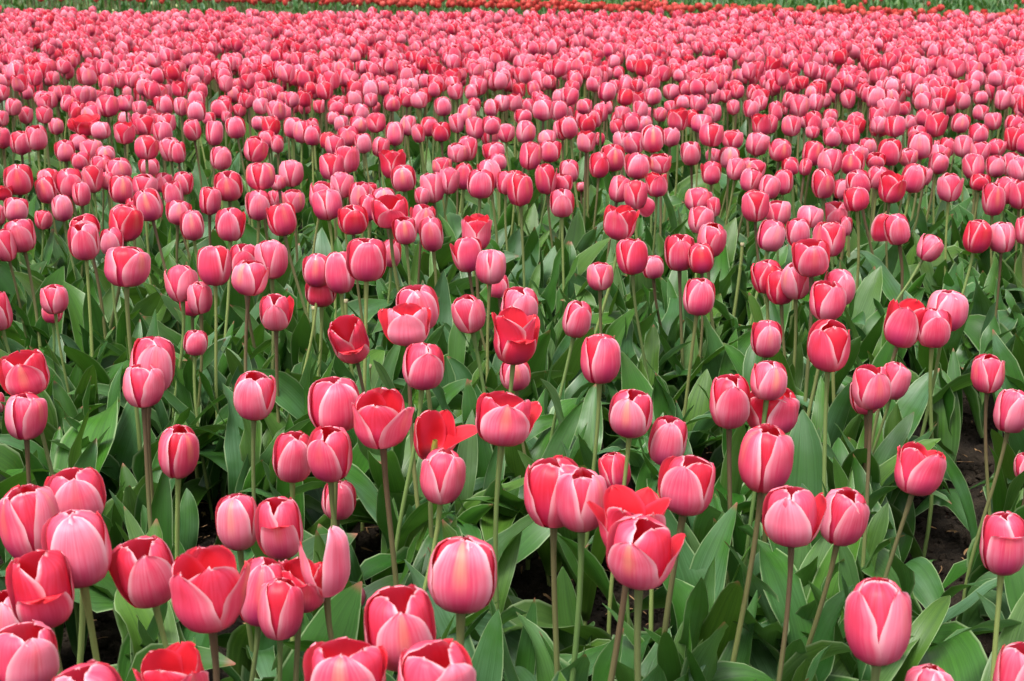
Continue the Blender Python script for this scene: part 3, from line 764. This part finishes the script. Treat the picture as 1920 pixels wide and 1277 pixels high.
# broad leaves one can pick out by eye; spine through three points of the photograph, each at its own distance
HERO = [  # (base px, base height z) , (mid px, ddepth), (tip px, ddepth), width m, shade, grey, fold
((1515, 1400, 0), (1508, 1180), 0, (1556, 993), .02, .062, .45, .25, .25, 0),
((760, 1190, 0), (735, 1060), 0, (738, 933), .02, .040, .5, .1, .3, .1),
((1420, 1330, 0), (1440, 1180), 0, (1395, 1085), .05, .045, .45, .2, .5, .3),
((1520, 1190, 0), (1330, 1120), -.05, (1180, 1150), -.12, .075, .3, .9, .35, .9),
((1655, 1190, 0), (1700, 1062), 0, (1785, 1200), -.12, .070, .4, .8, .3, .8),
((1790, 1270, 0), (1830, 1115), -.03, (1915, 1180), -.14, .085, .3, .95, .25, .9),
((310, 1090, 0), (262, 985), -.02, (230, 868), 0, .055, .15, .1, .4, .1),
((345, 1060, 0), (352, 985), 0, (350, 915), .02, .042, .4, .6, .3, .2),
((50, 960, 0), (70, 860), 0, (178, 797), .05, .048, .5, .3, .5, .5),
((300, 860, .02), (215, 760), -.02, (205, 842), -.16, .080, .25, .95, .2, .6),
((870, 1130, 0), (935, 1010), 0, (985, 962), .06, .085, .3, .9, .25, .5),
((845, 1080, 0), (810, 985), 0, (842, 940), .02, .080, .3, .85, .25, .3),
((1110, 1400, 0), (1020, 1200), 0, (925, 1112), .08, .045, .3, .1, .6, .3),
((1120, 1400, 0), (1075, 1210), 0, (1055, 1062), 0, .050, .45, .2, .5, 0),
((860, 1380, 0), (930, 1215), 0, (1010, 1190), -.05, .055, .3, .3, .5, .8),
((1690, 990, .03), (1770, 925), -.02, (1828, 1008), -.12, .052, .3, .3, .4, .8),
((1640, 1100, 0), (1625, 970), 0, (1585, 855), .03, .040, .5, .1, .4, 0),
((1650, 1100, 0), (1690, 980), 0, (1665, 875), .04, .052, .5, .15, .4, 0),
((1630, 1100, 0), (1655, 950), 0, (1708, 890), .05, .034, .55, .1, .4, 0),
((1500, 1180, 0), (1400, 1060), 0, (1340, 925), .1, .045, .35, .1, .5, .2),
((1560, 1060, .03), (1545, 930), 0, (1548, 800), .02, .042, .5, .1, .35, 0),
((1420, 1120, 0), (1360, 1040), 0, (1318, 950), .08, .060, .4, .5, .4, .3),
((500, 1330, 0), (470, 1230), 0, (380, 1205), -.05, .050, .35, .3, .5, .8),
((220, 1330, 0), (270, 1215), 0, (345, 1245), -.08, .065, .35, .9, .3, .9),
((100, 1260, 0), (95, 1150), 0, (105, 1090), .03, .045, .4, .3, .4, 0),
((1760, 1100, .02), (1730, 1060), 0, (1758, 1050), .02, .030, .5, .3, .3, 0),
((560, 1130, 0), (620, 1080), 0, (665, 1000), .03, .042, .5, .15, .4, .1),
((1240, 1440, 0), (1215, 1250), 0, (1345, 1270), -.06, .05, .3, .8, .4, .8),
((980, 1440, 0), (985, 1280), 0, (1110, 1240), -.05, .050, .35, .7, .4, .8),
((700, 830, .03), (640, 720), 0, (620, 650), .05, .048, .35, .1, .4, .1),
((560, 740, .03), (560, 640), .0, (605, 660), -.1, .075, .2, .4, .35, .7),
((420, 960, .02), (425, 855), 0, (520, 870), -.05, .065, .25, .5, .35, .9),
((1290, 820, .03), (1320, 720), 0, (1370, 670), .06, .055, .3, .2, .45, .2),
((1230, 800, .03), (1215, 720), -.02, (1185, 640), .03, .050, .2, .15, .5, .2),
((1770, 900, .02), (1775, 780), 0, (1762, 690), .03, .060, .45, .5, .3, 0),
]
for i, (bp, mp, md, tp, td, W, sh, gr, fo, tw) in enumerate(HERO):
    rg = random.Random(500 + i)
    p0 = at_height(bp[0], bp[1], bp[2]); d0 = project(p0)[2]
    p1 = at_depth(mp[0], mp[1], d0 + md); p2 = at_depth(tp[0], tp[1], d0 + td)
    c1 = (p1 * 4 - p0 - p2) * .5                                        # quadratic through the middle point
    t = np.linspace(0, 1, 20)[:, None]
    A, B, D = np.array(p0), np.array(c1), np.array(p2)
    sp = (1-t)**2*A + 2*(1-t)*t*B*.5*2 / 2 * 1.0 + t*t*D if False else (1-t)**2*A + 2*(1-t)*t*((4*np.array(p1)-A-D)/2) + t*t*D
    side = np.array([1., 0, 0]) * (1 if (p2 - p0).z > 0 or True else -1)
    d = np.array(p2 - p0); d /= np.linalg.norm(d)
    view = np.array(ray(*mp[:2])); view /= np.linalg.norm(view)
    side = np.cross(d, view); side /= np.linalg.norm(side)
    side = side * math.cos(tw) + np.cross(side, d) * math.sin(tw)
    G = leaf_grid(sp, W, side, 9, rg, .7, fo, .12, rg.uniform(-.3, .3))
    bb = Buf(); bb.grid(G, uvgrid(20, 9), (sh, gr, rg.choice([0, .2]), rg.random()), 0)
    bb.build("leaf", LEAF, nearest_root(p0), tuple(p0))

# stems whose flower was picked, and spent things
def cut_stem(px, py_top, z_top, lab, lean=0.02):
    top = at_height(px, py_top, z_top)
    root = bpy.data.objects.new("cut_stem", None); C.objects.link(root)
    base = Vector((top.x - lean, top.y + .01, 0)); root.location = base
    root['label'] = lab; root['category'] = 'cut stem'
    b = Buf(); tube(bez(base, base + Vector((0, 0, z_top * .4)), top - Vector((0, 0, z_top * .3)), top, 8), np.linspace(.005, .0042, 8), 8, (.2, .8, 0, .3), b)
    b.build("stalk", STEM, root, tuple(base))
    b = Buf(); tube([top - Vector((0, 0, .006)), top + Vector((0, 0, .0005)), top + Vector((0, 0, .001))], [.0052, .0054, .0001], 8, (0, 0, 0, 0), b)
    b.build("cut_end", CUT, root, tuple(base))
cut_stem(648, 562, .36, 'bare green stalk with its flower cut off, beside a nodding red-mouthed tulip')
cut_stem(692, 684, .30, 'short headless stalk with a pale ring, below the nodding tulip')
cut_stem(1498, 803, .31, 'thin headless stalk standing left of a broad leaf, right half')
cut_stem(588, 575, .33, 'headless stalk standing behind a thick pale stem, left of the nodding tulip')
cut_stem(1392, 456, .36, 'pale headless stalk above the crowded red trio')

def loose_petal(p, lab, deep, yaw, roll, size=.05, pitch=0.0, nm="loose_petal"):
    rg = random.Random(int(p.x * 1000) + 7)
    G = petal_grid(size * .6, size * 1.25, 1.3, 0, True, 10, 7, rg)
    G = G - np.array([size * .45, 0, size * .6])
    R_ = (Vector((0, 0, 1)),)
    from mathutils import Euler
    M = np.array(Euler((roll, pitch, yaw)).to_matrix())
    G = G @ M.T
    b = Buf(); b.grid(G + np.array(p), uvgrid(10, 7), (deep, 0, .4, .5))
    o = b.build(nm, PETAL, None, tuple(p)); o['label'] = lab; o['category'] = 'petal'
loose_petal(at_depth(1657, 430, 3.62), 'rosy petal hanging loose under a half open red tulip, upper right', .75, -1.57, .05, .062)
loose_petal(at_depth(1213, 389, 3.86), 'fallen petal caught slanting beside a thin stem, right of centre', .5, -1.2, .9, .05)
loose_petal(at_depth(147, 235, 5.45), 'flat red petal sticking out sideways at the upper left', .9, -1.57, 1.35, .066)
loose_petal(at_depth(660, 1128, 2.12), 'pinkish green wilted petal stuck on leaves, beside the shedding tulip', .2, -1.0, 1.2, .045)
loose_petal(at_depth(1200, 238, 5.6), 'pale petal sticking sideways between two small tulips, upper right', .3, -1.57, 1.5, .05)

# shrivelled leaf on the soil
rg = random.Random(5)
dp = at_height(1010, 1055, 0.02)
for k, (dx, dy, L, az) in enumerate([(0, 0, .09, .3), (.03, .03, .07, 2.2), (-.05, -.02, .05, 4.0)]):
    b = Buf(); G = rand_leaf((dp.x + dx, dp.y + dy, .02), az, L, .022, .7, 2.0, 10, 5, rg, 1.0, 1.4)
    b.grid(G, uvgrid(10, 5), (0, 0, 0, 0)); o = b.build("dead_leaf", DRY, None, (dp.x + dx, dp.y + dy, .02))
    o['label'] = ['curled brown dead leaf lying on soil under twin blooms', 'thin brown leaf scrap behind the stems of twin blooms', 'small brown leaf scrap beside a broad grey-green leaf'][k]
    o['category'] = 'dead leaf'

# ------------------------------------------------------------------ leafy plants without a flower fill the bed
plants = 0; used_labels = set()
def leaf_plant(x, y, rg, lab):
    global plants
    root = bpy.data.objects.new("leafy_plant", None); C.objects.link(root); root.location = (x, y, 0)
    root['category'] = 'plant'; root['group'] = 'flowerless tulip plants among the blooms'; root['label'] = lab
    k = 0; topz = 0; wid = 0
    for (az, L, W, el0, bend, z0, pw) in leaf_specs(rg, rg.choice([2, 3, 3])):
        for tries in range(8):
            G = rand_leaf((x, y, z0), az, L, W, el0, bend, 15, 7, rg, pw)
            if G[..., 2].max() > .40: L *= .93; bend += .12
            if leaf_hits_gap(G) <= 1: break
            az += .8
        if leaf_hits_gap(G) > 3: continue
        b = Buf(); b.grid(G, uvgrid(15, 7), leaf_tint(rg, bend)); b.build("leaf", LEAF, root, (x, y, 0)); k += 1; topz = max(topz, G[..., 2].max()); wid = max(wid, W)
    lab = f"flowerless {'tall' if topz > .3 else 'low' if topz < .22 else 'upright'} clump of {say(k)} {'broad' if wid > .075 else 'slender'} {'leaf' if k == 1 else 'leaves'}, " + lab
    root['label'] = lab
    if k == 0 or lab in used_labels:
        for ch in list(root.children): bpy.data.objects.remove(ch)
        bpy.data.objects.remove(root)
    else: plants += 1; used_labels.add(lab)
bases = [r['base'].xy for r in INDIV]
rg = random.Random(77)
tries = 0
spots = []
while len(spots) < 440 and tries < 20000:
    tries += 1
    y = rg.uniform(1.55, 4.3); x = rg.uniform(-1, 1) * (.36 * y + .12)
    v = Vector((x, y))
    if min((v - q).length for q in bases) < .034: continue
    if any(((x - p.x) / rr) ** 2 + ((y - p.y) / (rr * 1.4)) ** 2 < 1 for p, rr in GAPW): continue
    bases.append(v); spots.append((y, x))
spots.sort()
under = Buf()
for y, x in spots:                                                      # the 295 nearest singly, the rest as one mass
    if plants < 295:
        px, py, _ = project(Vector((x, y, .15)))
        leaf_plant(x, y, rg, place_words(px, py))
    else:
        for (az, L, W, el0, bend, z0, pw) in leaf_specs(rg, rg.choice([2, 3, 3])):
            G = rand_leaf((x, y, z0), az, L, W, el0, bend, 13, 6, rg, pw)
            if G[..., 2].max() > .40: G[..., 2] *= .40 / G[..., 2].max()
            if leaf_hits_gap(G) > 2: continue
            under.grid(G, uvgrid(13, 6), leaf_tint(rg, bend))
uo = under.build("tulip_foliage", LEAF); uo['kind'] = 'stuff'; uo['label'] = 'dense tulip leaves without flowers further back in the bed'

# ------------------------------------------------------------------ the rest of the pink field, one mass
fb = Buf()
def far_tulip(buf, foot, R, H, op, ph, deep, tilt, rg, lod, pet_mi=0, leaves=3, short=1.0):
    f = np.array(foot)
    nt, nu = ((7, 5), (6, 4), (4, 3))[lod]
    for P, tint, outer in flower_petals(R, H, op, ph, deep, tilt, 0, '', rg, nt, nu):
        buf.grid(P + f, uvgrid(nt, nu), tint, pet_mi)
    bx, by = f[0] - math.tan(tilt) * .25, f[1] + rg.uniform(-.03, .03)
    P = bez((bx, by, 0), (bx, by, f[2] * .4), (f[0], f[1], f[2] * .7), f, 4 if lod < 2 else 2)
    tube(P, [.0045] * len(P), 4 if lod < 2 else 3, (rg.choice([.4, .8, 1.]), rg.random(), 0, rg.random()), buf, 1)
    for (az, L, W, el0, bend, z0, pw) in leaf_specs(rg, leaves, short):
        if leaves == 0: break
        G = rand_leaf((bx, by, z0), az, L, W, el0, bend, (8, 6, 5)[lod], 3, rg, pw)
        m = G[..., 2].max(); lim = f[2] * .76
        if m > lim: G[..., 2] *= lim / m
        if f[1] < 5.2 and leaf_hits_gap(G) > 1: continue
        buf.grid(G, uvgrid((8, 6, 5)[lod], 3), leaf_tint(rg), 2)
rg = random.Random(9)
for r in REST:
    far_tulip(fb, r['foot'], r['R'], r['H'], r['op'], r['ph'], r['deep'], math.radians(r['tilt']), rg, 0)
# far edge of the bed, read off the top of the photograph
E0 = at_height(0, 15, .54); E1 = at_height(1920, 22, .54)
def edge_y(x): return E0.y + (E1.y - E0.y) * (x - E0.x) / (E1.x - E0.x)
heads = [(r['cx'], (r['top'] + r['bot']) / 2, r['w']) for r in recs]
cells = {}
def ok_spacing(x, y, dmin):
    i, j = int(x / .12), int(y / .12)
    for a in (i - 1, i, i + 1):
        for b_ in (j - 1, j, j + 1):
            for (qx, qy) in cells.get((a, b_), ()):
                if (qx - x) ** 2 + (qy - y) ** 2 < dmin * dmin: return False
    cells.setdefault((i, j), []).append((x, y)); return True
for r in recs: ok_spacing(r['foot'].x, r['foot'].y, 0)
nfar = 0
YS = 4.5
yy = 1.2
cand = []
ymax = max(E0.y, E1.y) + .2
area_n = 0
def width_at(y): return .36 * y + 1.15
while area_n < 32000:
    area_n += 1
    y = math.sqrt(rg.uniform(1.3 ** 2, ymax ** 2)); x = rg.uniform(-1, 1) * width_at(y)
    if y > edge_y(x) + rg.uniform(-.05, .05): continue
    px, py, d = project(Vector((x, y, .50)))
    ww = 55 * 2.2 / d + 25; inframe = -ww < px < 1920 + ww and py < 1400
    z = HEAD_Z + max(-.07, min(.05, rg.gauss(0, .028))) * (1 if y < 8 else .7) - .045
    if inframe:
        if y < YS: continue
        if y < 7.0:
            w = HEAD_W * FPX / d
            if any(abs(px - a) < .72 * (w + c_) / 2 and abs(py - b_) < .72 * (w + c_) / 2 for a, b_, c_ in heads): continue
    elif rg.random() < .4: continue
    if y < 1.75 and abs(x) < .75: continue
    if mnoise.noise(Vector((x * 1.7, y * 1.1, 5))) < -.22 and y < 9 and rg.random() < .75: continue
    if nfar > 5200 or not ok_spacing(x, y, .076): continue
    R = HEAD_W / 2 * max(.8, min(1.15, rg.gauss(1.0, .10))); H = R * rg.uniform(2.1, 2.5)
    deep = rg.choice([.1, .2, .25, .3, .35, .4, .5, .6]) if rg.random() > .07 else rg.uniform(.75, 1)
    lod = 1 if y < 7.5 else 2
    far_tulip(fb, (x, y, z), R, H, rg.choice([.85, .88, .92, .96, 1.05, 1.2, 1.35]), rg.choice([0, 20, 40, 60, 330]), deep, rg.gauss(0, .07), rg, lod,
              leaves=(3 if y < 6 else 2 if y < 8.5 else 1))
    nfar += 1
fo = 0
for k in range(1500):
    y = math.sqrt(rg.uniform(3.2 ** 2, 7.5 ** 2)); x = rg.uniform(-1, 1) * width_at(y)
    if fo > 620: break
    fo += 1
    for (az, L, W, el0, bend, z0, pw) in leaf_specs(rg, 3):
        G = rand_leaf((x, y, z0), az, L, W, el0, bend, 9, 4, rg, pw)
        m = G[..., 2].max()
        if m > .36: G[..., 2] *= .36 / m
        if y < 5.2 and leaf_hits_gap(G) > 1: continue
        fb.grid(G, uvgrid(9, 4), leaf_tint(rg), 2)
o = fb.build("distant_tulips", [PETAL, STEM, LEAF]); o['kind'] = 'stuff'
o['label'] = 'mass of small pink tulips filling the field behind the front blooms'
print("far tulips", nfar, "verts", fb.n)

# ------------------------------------------------------------------ the neighbouring beds beyond
L0, L1 = at_height(240, 1, .37), at_height(1200, 24, .37)      # near edge of the red strip
off = Vector((0, .62, 0)); M0, M1 = L0 + off, L1 + off         # its far edge
def line_y(a, b, x): return a.y + (b.y - a.y) * (x - a.x) / (b.x - a.x)
rb = Buf(); gb = Buf(); bb_ = Buf()
rg = random.Random(12)
nred = 0
print('edge', E0, E1, 'red', L0, L1, M0, M1)
for k in range(24000):
    y = rg.uniform(9, 20); x = rg.uniform(-1, 1) * (.36 * y + 1.4)
    if y < edge_y(x) + .25: continue
    yn = line_y(L0, L1, x); yf = line_y(M0, M1, x)
    px, py, d = project(Vector((x, y, .4)))
    if py < -25: continue
    zone = 'red' if yn < y < yf else ('left' if y <= yn else 'right')
    if zone == 'red':
        if not ok_spacing(x, y, .062): continue
        far_tulip(rb, (x, y, rg.gauss(.37, .018)), .032 * rg.uniform(.85, 1.15), .066, rg.choice([.95, 1.1, 1.3]), rg.uniform(0, 60), rg.random(), 0, rg, 2, leaves=2)
        nred += 1
    else:
        if not ok_spacing(x, y, .115): continue
        for (az, L, W, el0, bend, z0, pw) in leaf_specs(rg, 5, .95):
            G = rand_leaf((x + rg.uniform(-.03, .03), y, z0), az, L, W * .8, el0, bend, 5, 3, rg, pw)
            gb.grid(G, uvgrid(5, 3), leaf_tint(rg), 2)
        if zone == 'left' and rg.random() < .05:
            z = rg.uniform(.30, .36)
            tube([(x, y, z), (x, y, z + .010), (x, y, z + .025), (x, y, z + .035)], [.003, .009, .009, .002], 5, (0, 0, 0, 0), bb_)
        elif zone == 'right' and rg.random() < .05:
            far_tulip(rb, (x, y, .34), .022, .06, 1.0, 0, .6, 0, rg, 2, leaves=0)
o = rb.build("red_tulip_strip", [PETAL_RED, STEM, LEAF]); o['kind'] = 'stuff'; o['label'] = 'strip of red tulips running away behind the pink field'
o = gb.build("green_crop", [LEAF, LEAF, LEAF]); o['kind'] = 'stuff'; o['label'] = 'dense green tulip foliage not yet in bloom beyond the pink field'
o = bb_.build("pale_buds", [BUD]); o['kind'] = 'stuff'; o['label'] = 'pale yellowish closed buds dotting the green bed'
print("red", nred, 'tri-ish', (rb.n, gb.n))

# ------------------------------------------------------------------ crumbs of soil
cb = []
cf = []
rg = random.Random(3)
ico_v = []
ph_ = (1 + 5 ** .5) / 2
base_v = np.array([(-1, ph_, 0), (1, ph_, 0), (-1, -ph_, 0), (1, -ph_, 0), (0, -1, ph_), (0, 1, ph_), (0, -1, -ph_), (0, 1, -ph_), (ph_, 0, -1), (ph_, 0, 1), (-ph_, 0, -1), (-ph_, 0, 1)]) / 1.9
base_f = [(0,11,5),(0,5,1),(0,1,7),(0,7,10),(0,10,11),(1,5,9),(5,11,4),(11,10,2),(10,7,6),(7,1,8),(3,9,4),(3,4,2),(3,2,6),(3,6,8),(3,8,9),(4,9,5),(2,4,11),(6,2,10),(8,6,7),(9,8,1)]
vs, fs = [], []
npr = np.random.RandomState(4)
def clod(x, y, s):
    k = len(vs) * 12
    v = base_v * npr.uniform(.55, 1.25, (12, 1)) * s * np.array([1, 1, .7]) @ np.array([[math.cos(k), -math.sin(k), 0], [math.sin(k), math.cos(k), 0], [0, 0, 1]])
    vs.append(v + np.array([x, y, mnoise.noise(Vector((x * 2.2, y * 2.2, 0))) * .018 - .004 + s * .2]))
    fs.extend([(a + k, b + k, c + k) for a, b, c in base_f])
for p, rr in GAPW:
    for _ in range(120):
        clod(p.x + rg.gauss(0, rr), p.y + rg.gauss(0, rr * 1.3), rg.uniform(.002, .007) if rg.random() < .9 else rg.uniform(.008, .014))
for _ in range(2500):
    y = rg.uniform(1.9, 4.5); clod(rg.uniform(-1, 1) * (.36 * y + .1), y, rg.uniform(.002, .008) if rg.random() < .93 else rg.uniform(.008, .015))
litter = Buf()
for p, rr in GAPW:
    for _ in range(9):
        x, y = p.x + rg.gauss(0, rr * 1.2), p.y + rg.gauss(0, rr * 1.4)
        G = rand_leaf((x, y, .012), rg.uniform(0, 6.28), rg.uniform(.012, .045), rg.uniform(.002, .008), .25, .6, 5, 3, rg, 1.0, .8)
        litter.grid(G, uvgrid(5, 3), (0, 0, 0, 0))
lo = litter.build("plant_litter", [DRY]); lo['kind'] = 'stuff'; lo['label'] = 'scraps of dry straw and leaf on the dark soil'
me = bpy.data.meshes.new("soil_crumbs"); me.from_pydata(np.concatenate(vs).tolist(), [], fs); me.materials.append(SOIL)
o = bpy.data.objects.new("soil_crumbs", me); C.objects.link(o); o['kind'] = 'stuff'; o['label'] = 'loose crumbs and small clods of dark soil'
